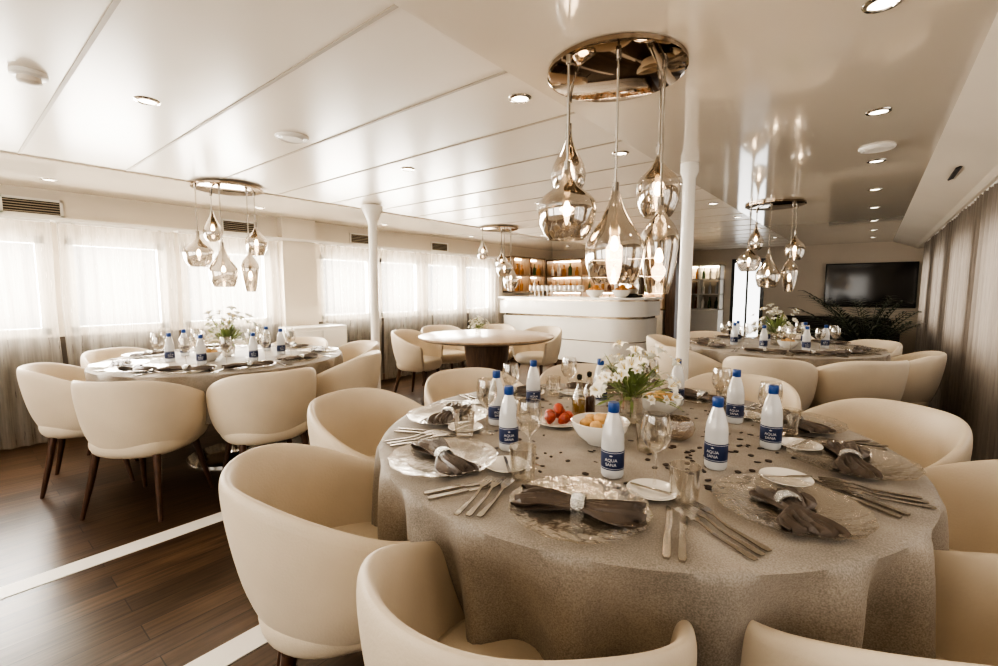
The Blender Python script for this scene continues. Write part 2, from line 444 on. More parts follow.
def table(cx, cy, r, drop, seed, lab, amp=.07, nf=17):
    e = empty('dining_table', (cx, cy, 0), 0, 'round dining table on a steel pedestal under linen', 'table', 'round dining tables')
    ob('tabletop', B().add(lathe([(0, .728), (r-.10, .728), (r-.045, .737), (r-.045, .741), (r-.06, .744), (0, .744)], 64)).mesh('tabletop', M_brownwood), e)
    ob('pedestal', B().add(lathe([(0, .03), (.06, .03), (.05, .06), (.05, .7), (.14, .728), (0, .728)], 24)).mesh('pedestal', M_chrome), e)
    ob('base', B().add(lathe([(0, 0), (.3, 0), (.3, .012), (.1, .03), (0, .03)], 40)).mesh('base', M_chrome), e)
    c = ob('tablecloth', cloth_mesh(r, .75, drop, nf, amp, seed), None, (cx, cy, 0)); tag(c, lab, 'tablecloth', 'linen tablecloths')

TN = (-.672, 1.514, .83); TL = (-3.72, 1.365, .80); TR = (-.636, 4.758, .78)
table(*TN, .50, 3, 'grey-beige linen tablecloth in soft folds under the bread bowls', .07, 21)
table(*TL, .30, 5, 'grey-beige linen tablecloth on the table by the bright windows', .04)
table(*TR, .34, 8, 'grey-beige linen tablecloth on the table beside the taupe curtains', .04)
ring_chairs(TN[0], TN[1], [(200.5, 1.235), (160, 1.29), (122, 1.30), (85, 1.30), (43, 1.34), (9, 1.31), (-28, 1.24), (-67, 1.16), (-116.5, 1.16)],
            CHL+'the bread bowl table', 'chairs around the bread bowl table')
ring_chairs(TL[0], TL[1], [(214, 1.11), (269, 1.11), (314, 1.11), (0, 1.13), (41, 1.18), (83, 1.16), (126, 1.15), (170, 1.15)],
            CHL+'the window table', 'chairs around the window table')
ring_chairs(TR[0], TR[1], [(274, 1.13), (236, 1.2), (-42, 1.10), (6, 1.12), (54, 1.14), (100, 1.14), (146, 1.14), (191, 1.14)],
            CHL+'the curtain-side table', 'chairs around the curtain-side table')
TM = (-3.25, 3.8, .74)
e = empty('round_table', (TM[0], TM[1], 0), 0, 'bare round light brown table with a tapered drum pedestal', 'table')
ob('tabletop', B().add(lathe([(0, .715), (.70, .715), (.74, .735), (.74, .75), (.73, .755), (0, .755)], 64)).mesh('tabletop', M_tabwood), e)
ob('pedestal', B().add(lathe([(0, .02), (.30, .02), (.24, .2), (.22, .4), (.26, .71), (0, .715)], 40)).mesh('pedestal', M_brownwood), e)
ob('base', B().add(lathe([(0, 0), (.34, 0), (.34, .02), (0, .02)], 40)).mesh('base', M_brass), e)
ring_chairs(TM[0], TM[1], [(162, 1.14), (48, 1.22), (86, 1.3), (124, 1.3)], CHL+'the bare round table', 'chairs around the bare table')

# ---------------------------------------------------------------- tableware meshes
def strip(b, pts, th=.002, bend=lambda y: 0, mi=0):
    v = []; f = []; n = len(pts)
    for y, x0, x1 in pts:
        z = bend(y)
        v += [(x0, y, z), (x1, y, z), (x1, y, z+th), (x0, y, z+th)]
    for i in range(n-1):
        for k in range(4):
            j = (k+1) % 4; f.append([i*4+k, i*4+j, (i+1)*4+j, (i+1)*4+k])
    f.append([3, 2, 1, 0]); f.append([(n-1)*4+k for k in range(4)])
    b.add((v, f), mi)
def fork_mesh():
    b = B(); bd = lambda y: .010*sin(max(0, min(1, (y+.0)/.1))*pi*.75)+.001
    strip(b, [(-.10, -.005, .005), (-.09, -.0075, .0075), (-.05, -.005, .005), (0, -.0032, .0032), (.035, -.003, .003), (.048, -.009, .009), (.062, -.0115, .0115)], .0022, bd)
    for k in range(4):
        x = -.0095+k*.00633
        strip(b, [(.062, x-.002, x+.002), (.08, x-.0018, x+.0018), (.105, x-.0008, x+.0008)], .002, bd)
    return b.mesh('fork', M_steel, False)
def knife_mesh():
    b = B()
    strip(b, [(-.11, -.005, .005), (-.10, -.0075, .0075), (-.03, -.0065, .0065), (-.005, -.0045, .0045)], .005)
    strip(b, [(-.005, -.0045, .005), (.02, -.005, .009), (.08, -.005, .009), (.105, -.005, .005), (.115, -.005, -.003)], .0018)
    return b.mesh('knife', M_steel, False)
def napkin_mesh():
    b = B(); n = 33; K = 48; v = []; f = []
    for i in range(n):
        s = -1+2*i/(n-1); a = abs(s)
        w = .018+.036*a**.65-.006*max(0, a-.85)/.15; h = .012-.003*a-.004*max(0, a-.85)/.15
        for k in range(K):
            t = 2*pi*k/K; rip = 1+.16*min(1, a*2)*sin(6*t+1.2*s)+.08*sin(4*t+3*s)
            x = w*cos(t)*rip; z = h*sin(t)*rip*(1 if sin(t) > 0 else .6)
            pleat = .0055*min(1, a*1.6)*sin(5.5*cos(t)*3+2*s) if sin(t) > 0 else 0
            yy = s*.135+.012*a*sin(5*t+2*s)
            v.append((x+.008*sin(3.4*s), yy, max(.0, .010+z+pleat)))
    for i in range(n-1):
        for k in range(K):
            j = (k+1) % K; f.append([i*K+k, i*K+j, (i+1)*K+j, (i+1)*K+k])
    f.append(list(range(K))[::-1]); f.append([(n-1)*K+k for k in range(K)])
    return b.add((v, f)).mesh('napkin', M_napkin, True, 70)
def ring_mesh():
    b = B(); rot = Matrix.Rotation(pi/2, 4, 'X') 
    b.add(lathe([(.021, -.015), (.025, -.015), (.027, -.008), (.028, 0), (.027, .008), (.025, .015), (.021, .015), (.020, 0), (.021, -.015)], 24), 0, Matrix.Translation((0, 0, .017)) @ rot @ Matrix.Scale(.72, 4, (0, 1, 0)))
    return b.mesh('napkin_ring', M_ring)
def charger_mesh(R=.158):
    N = 96; v = []; f = []
    rows = [(0.001, .004), (.45, .004), (.62, .005), (.70, .010), (.76, .0125), (.82, .014), (.87, .0145), (.92, .016), (.96, .0175), (1.0, .019), (1.0, .015), (.7, .005), (.62, .001), (.001, .001)]
    for q, z in rows:
        for i in range(N):
            t = 2*pi*i/N; rp = (1+.012*sin(14*t)*(q > .8)+.006*sin(31*t)*(q > .8)); zz = z+(.0030*sin(20*t+q*9)*sin(q*40) if .75 < q < .99 else 0)
            v.append((R*q*rp*cos(t), R*q*rp*sin(t), zz))
    for a in range(len(rows)-1):
        for i in range(N):
            j = (i+1) % N; f.append([a*N+i, a*N+j, (a+1)*N+j, (a+1)*N+i])
    return B().add((v, f)).mesh('charger', M_charger, True, 60)
def plate_mesh(R):
    return B().add(lathe([(0, .003), (R*.6, .003), (R*.7, .007), (R*.97, .013), (R, .0145), (R*.985, .0155), (R*.7, .0095), (R*.58, .0055), (0, .0055)], 40)).mesh('plate', M_porcelain)
def wine_mesh(m):
    return B().add(lathe([(.032, .001), (.03, .003), (.006, .006), (.0035, .02), (.0035, .085), (.008, .093), (.026, .108), (.036, .13), (.037, .15), (.032, .185), (.031, .19), (.030, .189), (.035, .15), (.034, .13), (.024, .11), (0, .097)], 28)).mesh('wine_glass', m)
def tumbler_mesh():
    return B().add(lathe([(0, .001), (.028, .001), (.031, .01), (.036, .09), (.0345, .09), (.029, .012), (0, .010)], 28)).mesh('tumbler', M_glass)
def bowl_mesh(R=.09, h=.07):
    return B().add(lathe([(0, 0), (R*.45, 0), (R*.5, .006), (R*.8, h*.4), (R*.95, h*.75), (R, h), (R*.97, h+.002), (R*.9, h*.75), (R*.72, h*.4), (R*.4, .012), (0, .010)], 40)).mesh('bowl', M_porcelain)
def bottle_body():
    return B().add(lathe([(0, .002), (.026, 0), (.0295, .006), (.030, .02), (.030, .085), (.0293, .092), (.030, .10), (.028, .122), (.0215, .150), (.0140, .172), (.0128, .182), (0, .183)], 32)).mesh('bottle_body', M_bottle)
def bottle_cap():
    return B().add(lathe([(.0133, .174), (.0148, .176), (.0148, .198), (.0136, .201), (0, .201)], 28)).mesh('cap', M_bluecap)
def bottle_label():
    b = B().add(lathe([(.0303, .024), (.0307, .025), (.0307, .074), (.0303, .075)], 40), 0)
    for z in (.0275, .0705): b.add(lathe([(.03075, z), (.03085, z+.0002), (.03085, z+.0008), (.03075, z+.001)], 40), 1)
    return b.mesh('label', [M_label, M_labeltxt])
def text_mesh():
    out = B(); R = .0309
    def wrap(v, z): return [(R*sin(p[0]/R), -R*cos(p[0]/R), z+p[1]) for p in v]
    for s, z, sz in (('AQUA', .0475, .0118), ('SANA', .0352, .0118)):
        c = bpy.data.curves.new('t', 'FONT'); c.body = s; c.size = sz; c.align_x = 'CENTER'; c.resolution_u = 3
        o = bpy.data.objects.new('t', c); COL.objects.link(o)
        dg = bpy.context.evaluated_depsgraph_get(); dg.update()
        me = bpy.data.meshes.new_from_object(o.evaluated_get(dg))
        out.add((wrap([tuple(p.co) for p in me.vertices], z), [list(p.vertices) for p in me.polygons]))
        bpy.data.objects.remove(o)
    for a in (-.9, 0, .9):
        ca, sa = cos(a+pi/2), sin(a+pi/2)
        pts = [(0, 0), (.5, .18), (1, 0), (.5, -.18)]
        out.add((wrap([(.006*(p*ca-q*sa), .006*(p*sa+q*ca)) for p, q in pts], .0610), [[0, 1, 2, 3]]))
    me = bpy.data.meshes.new('label_text'); me.from_pydata(out.v, [], out.f); me.materials.append(M_labeltxt)
    return me
FK, KN, NP, NR, CG, PL = fork_mesh(), knife_mesh(), napkin_mesh(), ring_mesh(), charger_mesh(), plate_mesh(.062)
WG, WGF, TB, BW, BB, BC, BL, BT = wine_mesh(M_glass), wine_mesh(M_glassfar), tumbler_mesh(), bowl_mesh(), bottle_body(), bottle_cap(), bottle_label(), text_mesh()

TOP = .7515
class Frame:
    def __init__(s, T, rot=radians(39), where='the bread bowl table'):
        s.x, s.y, s.r = T; s.rot = rot; s.where = where
    def P(s, a, d):
        c, q = cos(s.rot), sin(s.rot)
        return s.x+a*c-d*q, s.y+a*q+d*c
def put(F, nm, me, a, d, rot, label, cat, grp, z=TOP, sc=None):
    x, y = F.P(a, d)
    return tag(ob(nm, me, None, (x, y, z), rot+F.rot, sc), label, cat, grp+' on '+F.where)
def bottle(F, a, d):
    x, y = F.P(a, d)
    e = empty('water_bottle', (x, y, TOP), atan2(-y, -x)+pi/2+random.uniform(-.3, .3), 'white water bottle with blue cap on '+F.where, 'bottle', 'water bottles on '+F.where)
    ob('bottle_body', BB, e); ob('cap', BC, e, label='blue screw cap'); l = ob('label', BL, e, label='dark blue paper label'); ob('label_text', BT, l, label='white lettering')
def setting(F, ang, r, full=True, jitter=.03, side=True, glasses=True, twist=0, short=1.):
    a = radians(ang); ca, sa = cos(a), sin(a)
    def L(t, q):
        rr = r+q; return rr*ca+t*(-sa), rr*sa+t*ca
    inward = a+pi/2
    j = random.uniform(-jitter, jitter)
    put(F, 'charger_plate', CG, *L(0, 0), 0, 'clear textured glass charger plate under a napkin', 'plate', 'glass charger plates')
    x, y = F.P(*L(0, 0))
    e = empty('napkin', (x, y, TOP+.004), F.rot+a+twist+j*2+random.uniform(-.1, .1), 'brown satin napkin gathered in a sparkling ring', 'napkin', 'brown napkins on '+F.where)
    ob('napkin_cloth', NP, e, (0, -.04*(short < 1), 0), 0, (1.15 if short < 1 else 1, short, 1.1)); ob('napkin_ring', NR, e, label='rhinestone-covered silver ring')
    for i in range(3 if full else 2):
        t = -.195-.026*i
        put(F, 'dinner_fork', FK, *L(t, .01+.006*i), inward+random.uniform(-.02, .02), 'polished steel dinner fork on the linen cloth', 'fork', 'forks')
    for i in range(2 if full else 1):
        t = .19+.028*i
        put(F, 'dinner_knife', KN, *L(t, .01), inward+random.uniform(-.02, .02), 'polished steel dinner knife on the linen cloth', 'knife', 'knives')
    if side:
        q = L(-.24, -.17)
        put(F, 'bread_plate', PL, *q, 0, 'small white porcelain bread plate with a butter knife', 'plate', 'bread plates')
        if full: put(F, 'butter_knife', KN, *q, inward+.5, 'steel butter knife resting on a bread plate', 'knife', 'butter knives', TOP+.0135, .6)
    if glasses:
        put(F, 'wine_glass', WG, *L(.15, -.20), 0, 'clear stemmed wine glass by a place setting', 'wine glass', 'wine glasses')
        if full: put(F, 'water_tumbler', TB, *L(.22, -.14), 0, 'clear glass tumbler by a place setting', 'glass', 'tumblers')
def blossom_mesh():
    b = B()
    for k in range(6):
        v = []; f = []
        for i in range(6):
            t = i/5; w = .012*sin(pi*min(1, t*.95+.05))**.9; z = .045*t-.032*t*t*t; rr = .004+.034*t**1.3
            for s in (-1, 0, 1): v.append((rr, s*w, z-.003*(1-abs(s))))
        for i in range(5):
            for s in range(2): a = i*3+s; f.append([a, a+1, a+4, a+3])
        b.add((v, f), 0, Matrix.Rotation(k*pi/3, 4, 'Z'))
    for k in range(4):
        b.add(tube([(0, 0, 0), (.008*cos(k*1.6), .008*sin(k*1.6), .032)], [.0008, .0014], 5), 1)
    return b.mesh('blossom', [M_petal, M_yellow], True, 80)
def leaf(b, base, direc, ln, w, droop, mi=0):
    d = Vector(direc).normalized(); side = d.cross(Vector((0, 0, 1)))
    side = side.normalized() if side.length > .01 else Vector((1, 0, 0))
    v = []; f = []; n = 7
    for i in range(n):
        t = i/(n-1); p = Vector(base)+d*ln*t+Vector((0, 0, -droop*t*t)); ww = w*sin(pi*(t*.93+.04))
        nn_ = Vector((0, 0, .25*ww))
        v += [tuple(p-side*ww+nn_), tuple(p), tuple(p+side*ww+nn_)]
    for i in range(n-1):
        for s in range(2): a = i*3+s; f.append([a, a+1, a+4, a+3])
    b.add((v, f), mi)
BLM = blossom_mesh()
def flowers(F, a, d, sc=1., tall=False, seed=2):
    rnd = random.Random(seed); x, y = F.P(a, d)
    e = empty('flower_arrangement', (x, y, TOP), seed, 'white lilies with green foliage on '+F.where, 'flowers', 'table flower arrangements')
    ob('vase', cached('vase', lambda: B().add(lathe([(0, .002), (.035, .002), (.04, .01), (.042, .06), (.036, .10), (.04, .11), (.038, .11), (.034, .1), (.039, .06), (.036, .012), (0, .010)], 28)).mesh('vase', M_glass)), e)
    b = B()
    for i in range(150):
        t = rnd.random()*6.28; el = rnd.uniform(.0, 1.4); q = rnd.uniform(0, .09)
        dr = (cos(t)*cos(el), sin(t)*cos(el), sin(el))
        leaf(b, (dr[0]*(.015+q), dr[1]*(.015+q), .09+q*dr[2]), dr, rnd.uniform(.05, .10)*(1.4 if tall else 1), rnd.uniform(.004, .009), rnd.uniform(0, .04))
    for i in range(14):
        t = rnd.random()*6.28; el = rnd.uniform(.5, 1.3); dr = Vector((cos(t)*cos(el), sin(t)*cos(el), sin(el)))
        b.add(tube([(0, 0, .02), tuple(Vector((0, 0, .09))), tuple(Vector((0, 0, .09))+dr*.12)], .0018, 5))
    fo = ob('foliage', b.mesh('foliage', M_leaf, True, 80), e); fo['kind'] = 'stuff'
    for i in range(46):
        t = i*2.4; el = .0+1.45*((i*7) % 46)/46; R = rnd.uniform(.09, .175)*(1.35 if tall else 1)
        p = Vector((cos(t)*cos(el)*R, sin(t)*cos(el)*R, .10+sin(el)*R))
        q = (p-Vector((0, 0, .06))).to_track_quat('Z', 'Y').to_euler()
        ob('blossom', BLM, e, p, tuple(q), rnd.uniform(.45, .95))
    e.scale = (sc, sc, sc)

F = Frame(TN)
for ang, r, gl in ((247.6, .66, True), (207, .665, True), (166, .65, True), (291, .64, False), (331, .665, True), (5, .67, True), (42, .67, True), (85, .66, True), (124, .66, True)):
    if ang == 291: setting(F, ang, r, True, glasses=gl, twist=1.0, short=.72)
    else: setting(F, ang, r, True, glasses=gl)
for a, d in ((-.125, -.407), (.18, -.35), (.43, -.19), (.46, .09), (-.40, -.20), (-.44, .07), (-.284, .32), (.01, .36), (.345, .36)):
    bottle(F, a, d)
flowers(F, .06, .07, 1.08, seed=2)
put(F, 'tumbler', TB, .03, -.22, 0, 'clear glass tumbler beside the bread bowl', 'glass', 'tumblers')
def bread(F, a, d, sc=1., seed=1):
    rnd = random.Random(seed)
    put(F, 'bread_bowl', BW, a, d, 0, 'white porcelain bowl holding small bread rolls', 'bowl', 'bread bowls', sc=sc)
    me = cached('roll', lambda: bake(B().add(lathe([(0, -.022), (.02, -.018), (.03, 0), (.022, .018), (0, .024)], 8)).mesh('roll', M_bread), 2))
    for i in range(6):
        t = i*1.05; q = .042 if i < 5 else 0
        x, y = a+q*cos(t)*sc, d+q*sin(t)*sc
        put(F, 'bread_roll', me, x, y, t, 'small golden bread roll in a white bowl', 'bread', 'bread rolls', TOP+.058*sc+(.018 if i == 5 else rnd.uniform(0, .008)), (.95, .8, .8))
bread(F, -.10, -.14, 1.05, 1); bread(F, .22, .22, 1., 2)
put(F, 'fruit_dish', plate_mesh(.08), -.21, .06, 0, 'small white dish holding red strawberries', 'plate', 'fruit dishes')
straw = cached('straw', lambda: bake(B().add(lathe([(0, -.027), (.010, -.020), (.024, .004), (.019, .020), (0, .025)], 8)).mesh('strawberry', M_red), 1))
for i in range(6):
    t = i*1.257; q = .040 if i < 5 else 0
    x, y = F.P(-.21+q*cos(t), .06+q*sin(t))
    s = tag(ob('strawberry', straw, None, (x, y, TOP+.030+(.028 if i == 5 else 0)), (random.uniform(-1, 1), random.uniform(-1, 1), t)), 'red strawberry piled on a small white dish', 'strawberry', 'strawberries on the dish')
def cruet(a, d, m, lab):
    x, y = F.P(a, d)
    e = empty('cruet_bottle', (x, y, TOP), 0, lab, 'bottle', 'oil and vinegar cruets')
    ob('cruet_glass', cached('cg', lambda: B().add(lathe([(0, .001), (.026, .001), (.027, .01), (.027, .09), (.012, .12), (.011, .15), (.014, .152), (.012, .153), (0, .153)], 24)).mesh('cruet_glass', M_glass)), e)
    ob('liquid', B().add(lathe([(0, .004), (.024, .004), (.0245, .08), (0, .081)], 24)).mesh('liquid', m), e)
    ob('stopper', cached('st', lambda: B().add(lathe([(.006, .153), (.010, .157), (.010, .172), (0, .176)], 16)).mesh('stopper', M_black)), e)
cruet(-.12, .14, M_oil, 'glass cruet of golden olive oil beside the flowers')
cruet(-.07, .20, M_vinegar, 'glass cruet of dark vinegar beside the flowers')
x, y = F.P(.17, -.10)
e = empty('tealight_holder', (x, y, TOP), 0, 'round cut-glass tealight holder on the linen cloth', 'candle holder')
ob('holder_glass', B().add(lathe([(0, .001), (.028, .001), (.048, .018), (.055, .04), (.05, .06), (.042, .07), (.039, .069), (.046, .058), (.05, .04), (.043, .02), (0, .008)], 36)).mesh('holder_glass', M_tealight), e)
ob('candle', B().add(lathe([(0, .01), (.019, .01), (.019, .026), (0, .026)], 20)).mesh('candle', M_petal), e)
b = B(); rnd = random.Random(4)
for i in range(240):
    t = rnd.random()*6.28; q = .10+.44*sqrt(rnd.random()); s = rnd.uniform(.004, .0095)
    poly = [(s*(1+.3*cos(2*u))*cos(u), s*sin(u)) for u in [k*pi/4 for k in range(8)]]
    b.add(prism(poly, 0, .0015), 0, Matrix.Translation((q*cos(t), q*sin(t), 0)) @ Matrix.Rotation(rnd.random()*6, 4, 'Z') @ Matrix.Rotation(rnd.uniform(0, .3), 4, 'X'))
c = ob('table_confetti', b.mesh('confetti', M_confetti, False), None, (TN[0], TN[1], TOP)); tag(c, 'dark brown petals scattered over the linen cloth', 'confetti'); c['kind'] = 'stuff'

for T, where, ss in ((TL, 'the window table', (222, 250, 280, 311, 345, 28, 69, 130, 177)), (TR, 'the curtain-side table', (262, 232, 291, 323, 14, 60, 100, 148, 185))):
    G = Frame(T, where=where)
    for a in ss: setting(G, a, T[2]-.17, False, side=False)
    for i in range(7):
        t = radians(i*51+20); bottle(G, .36*cos(t), .36*sin(t))
    flowers(G, 0, 0, 1.1, True, 5)
    for i in range(4):
        t = radians(i*90+70); put(G, 'wine_glass', WG, .22*cos(t), .22*sin(t), 0, 'clear stemmed wine glass near the flowers', 'wine glass', 'wine glasses')
    bread(G, -.02, -.2, .9, 3)
G = Frame(TM, where='the bare round table')
flowers(G, -.1, .1, .75, False, 9)

# ---------------------------------------------------------------- pendants
PR_TEAR = [(.24, 0), (.36, .05), (.46, .16), (.5, .30), (.45, .44), (.34, .57), (.22, .70), (.13, .82), (.09, .92), (.08, 1)]
PR_ONION = [(.30, 0), (.38, .08), (.46, .22), (.5, .42), (.48, .54), (.38, .64), (.22, .74), (.11, .85), (.07, .94), (.06, 1)]
PR_PEAR = [(.34, 0), (.41, .07), (.47, .20), (.5, .36), (.47, .46), (.38, .56), (.26, .68), (.16, .80), (.10, .91), (.07, 1)]
PR_LONG = [(.26, 0), (.34, .12), (.42, .32), (.49, .52), (.5, .60), (.46, .70), (.34, .80), (.19, .88), (.11, .94), (.09, 1)]
PEND = [(-.144, .17, .145, .25, 1.645, PR_TEAR), (-.195, -.15, .205, .235, 1.425, PR_ONION), (-.035, -.18, .20, .31, 1.272, PR_PEAR), (.18, .03, .165, .24, 1.53, PR_ONION), (.14, -.12, .135, .31, 1.235, PR_LONG)]
SHD = [B().add(lathe([(r*w, z*h) for r, z in P], 36)).mesh('lamp_shade', M_smoke) for _, _, w, h, _, P in PEND]
CAN = B().add(lathe([(0, -.022), (.238, -.022), (.25, -.017), (.25, -.002), (0, -.002)], 64)).mesh('canopy', M_bronze)
BULB = bake(B().add(lathe([(0, -.022), (.014, -.015), (.017, 0), (.012, .015), (.008, .03), (0, .032)], 10)).mesh('bulb', M_bulb), 1)
SOCK = B().add(lathe([(.0105, 0), (.013, .002), (.013, .045), (.006, .055), (0, .056)], 16)).mesh('socket', M_brass)
def chandelier(x, y, rot, label, lit=True, sc=1.):
    e = empty('pendant_chandelier', (x, y, H-.012), rot, label, 'chandelier', 'smoked glass chandeliers')
    e.scale = (sc, sc, sc)
    ob('canopy', CAN, e, label='round mirrored bronze ceiling plate')
    for (a, d, w, h, zb, P), m in zip(PEND, SHD):
        z = zb-(H-.012)
        rd = ob('lamp_rod', B().add(tube([(a, d, z+h), (a, d, -.022)], .0042, 8)).add(tube([(a, d, -.05), (a, d, -.022)], .010, 12)).add(tube([(a, d, z+h-.01), (a, d, z+h+.03)], .0115, 12)).mesh('lamp_rod', M_rod), e)
        s = ob('lamp_shade', m, e, (a, d, z), label='smoked glass teardrop shade')
        k = h*.42
        ob('bulb', BULB, s, (0, 0, k)); ob('socket', SOCK, s, (0, 0, k+.03))
        ob('socket_stem', B().add(tube([(0, 0, k+.08), (0, 0, h)], .004, 6)).mesh('stem', M_rod), s)
        if lit:
            l = bpy.data.lights.new('bulb_light', 'POINT'); l.energy = .8; l.color = (1, .80, .58); l.shadow_soft_size = .03
            lo = bpy.data.objects.new('bulb_light', l); COL.objects.link(lo); lo.parent = s; lo.location = (0, 0, k-.03)
R39 = radians(39)
chandelier(-.779, 1.646, R39, 'cluster of smoked glass pendants above the bread bowl table')
chandelier(-4.0, 1.53, R39+.4, 'cluster of smoked glass pendants above the window table', False)
chandelier(-.75, 5.07, R39-.5, 'cluster of smoked glass pendants above the curtain-side table', False)
chandelier(-3.85, 4.75, R39+1.2, 'cluster of smoked glass pendants above the bare table', False)

# ---------------------------------------------------------------- ceiling fixtures
RINGM = B().add(lathe([(.034, -.001), (.036, -.006), (.047, -.004), (.050, 0), (.034, 0)], 32)).mesh('trim_ring', M_chrome)
DISCM = B().add(lathe([(0, -.002), (.034, -.002), (.034, 0), (0, 0)], 32)).mesh('diffuser', M_disc)
def downlight(x, y, z, e=5):
    o = empty('recessed_downlight', (x, y, z), 0, 'small round recessed downlight with a chrome ring', 'ceiling light', 'recessed downlights')
    ob('trim_ring', RINGM, o); ob('diffuser', DISCM, o)
    if e:
        l = bpy.data.lights.new('spot', 'SPOT'); l.energy = e; l.color = (1, .86, .69); l.spot_size = radians(120); l.spot_blend = 1; l.shadow_soft_size = .04
        lo = bpy.data.objects.new('spot', l); COL.objects.link(lo); lo.parent = o; lo.location = (0, 0, -.02)
for y in (-.4, .7, 1.75, 2.77, 3.8, 4.85, 5.9, 7, 8.1, 9.2): downlight(-.02, y, H-.012, 2.5 if y < 3 else 6)
for y in (.6, 1.65, 2.67, 3.7, 4.75, 5.8, 7, 8.4): downlight(-1.22, y, H, 3 if y < 3 else 10)
for y in (.65, 2.1, 3.7, 5.3): downlight(-2.5, y, H, 3 if y < 3 else 10)
for y in (.6, 2.1, 3.6, 5.2): downlight(-4.75, y, H-.012, 0)
downlight(-4.4, 7.45, H-.012, 16); downlight(-3.3, 7.45, H, 16); downlight(-3.9, 5.9, H, 20)
for x, y, z in ((-2.47, 1.28, H), (-.02, 3.45, H-.012), (-2.47, 4.4, H)):
    o = ob('ceiling_speaker', B().add(lathe([(0, -.012), (.05, -.014), (.055, -.009), (.065, -.014), (.07, -.009), (.08, -.012), (.085, -.004), (.085, 0)], 40)).mesh('ceiling_speaker', M_whitetrim), None, (x, y, z))
    tag(o, 'round white ceiling speaker grille', 'ceiling speaker', 'ceiling speakers')
o = empty('smoke_detector', (-2.53, .29, H), 0, 'white round smoke detector mounted on the ceiling', 'smoke detector')
ob('detector_base', B().add(lathe([(0, 0), (.055, 0), (.055, -.014), (.045, -.02), (0, -.02)], 32)).mesh('detector_base', M_whitetrim), o)
ob('detector_head', B().add(lathe([(.035, -.02), (.036, -.036), (.028, -.043), (0, -.045)], 32)).mesh('detector_head', M_wallcream), o)
def vent(y, w=.36):
    o = empty('air_vent', (XL+.002, y, 1.91), 0, 'slotted air vent grille set high on the wall', 'air vent', 'wall air vents')
    b = B(); b.add(box(0, .014, -w/2, w/2, -.07, -.052)); b.add(box(0, .014, -w/2, w/2, .052, .07)); b.add(box(0, .014, -w/2, -w/2+.018, -.07, .07)); b.add(box(0, .014, w/2-.018, w/2, -.07, .07))
    ob('vent_frame', b.mesh('vent_frame', M_whitetrim, False), o)
    b = B(); b.add(box(0, .003, -w/2, w/2, -.055, .055), 0)
    for i in range(5): b.add(box(.002, .010, -w/2, w/2, -.044+.02*i, -.038+.02*i), 1)
    ob('vent_slats', b.mesh('vent_slats', [M_slot, M_slat], False), o)
for y in (.55, 2.1, 3.6, 5.0): vent(y)
o = ob('air_grille', B().add(box(-.004, .004, -.2, .2, -.025, .025)).mesh('g', M_slot, False), None, (.385, 4.2, 2.000), (0, radians(68), 0)); tag(o, 'dark slotted air grille in the cream cove', 'air vent')

# ---------------------------------------------------------------- pillars
PIL = B().add(lathe([(0, 0), (.09, 0), (.09, .02), (.045, .06), (.042, .1), (.042, 1.86), (.047, 1.90), (.075, 1.97), (.10, 2.02), (.10, H-.013), (0, H-.013)], 32)).mesh('pillar', M_white)
PIL2 = B().add(lathe([(0, 0), (.08, 0), (.08, .02), (.045, .06), (.040, .1), (.040, 1.96), (.055, 2.0), (.055, H-.013), (0, H-.013)], 32)).mesh('pillar', M_white)
tag(ob('support_pillar', PIL, None, (-3.8, 2.74, 0)), 'slim white round support pillar with a flared capital', 'pillar', 'white pillars')
tag(ob('support_pillar', PIL2, None, (-.95, 3.12, 0)), 'slim plain white round support pillar behind the laid table', 'pillar', 'white pillars')

# ---------------------------------------------------------------- bar
BX0, BX1 = -5.18, -2.62
bc = (BX0+BX1)/2; hw = (BX1-BX0)/2
o = empty('bar_counter', (bc, 6.42, 0), 0, 'white lacquered bar counter with rounded corner and brass lines', 'bar counter')
def rplan(x0, x1, y0, y1, r, inset=0):
    x0 += inset; x1 -= inset; y0 += inset
    p = [(x0, y1), (x0, y0)]
    for i in range(17):
        t = -pi/2+pi/2*i/16; p.append((x1-r+r*cos(t), y0+r+r*sin(t)))
    p.append((x1, y1)); return p
ob('counter_body', B().add(prism(rplan(-hw, hw, 0, .95, .45, .05), .10, .80)).mesh('counter_body', M_white, True, 20), o)
ob('upper_band', B().add(prism(rplan(-hw, hw, 0, .95, .45, .0), .84, 1.07)).mesh('upper_band', M_white, True, 20), o)
ob('plinth', B().add(prism(rplan(-hw, hw, 0, .95, .45, .10), 0, .10)).mesh('plinth', M_brownwood, True, 20), o)
ob('worktop', B().add(prism(rplan(-hw-.02, hw+.03, -.04, .98, .47), 1.10, 1.13)).mesh('worktop', M_white, True, 20), o)
for z, i_, h in ((1.07, .03, .03), (.80, .08, .04), (.44, .045, .012)): ob('brass_band', B().add(prism(rplan(-hw, hw, 0, .95, .45, i_), z, z+h)).mesh('brass_band', M_brass, True, 20), o)
struct('wall_bar', box(XL, -2.65, 8.25, 8.35, 0, H-.012), M_wallcream)
o = empty('back_bar_shelving', (-3.95, 8.05, 0), 0, 'walnut back-bar shelving with lit open niches', 'shelving')
b = B()
for x in (-1.2, -.4, .4, 1.2): b.add(box(x-.02, x+.02, -.16, .16, .9, 1.85))
for z in (.9, 1.2, 1.5, 1.83): b.add(box(-1.22, 1.22, -.16, .16, z, z+.025))
b.add(box(-1.22, 1.22, .15, .17, .9, 1.85))
ob('shelf_frame', b.mesh('shelf_frame', M_nichewood, False), o)
ob('cabinet', B().add(rbox(-1.24, 1.24, -.3, .16, 0, .9, .01)).mesh('cabinet', M_white, False), o)
LED = mat('led_strip', (1, .88, .7), emit=28, ecol=(1, .85, .64))
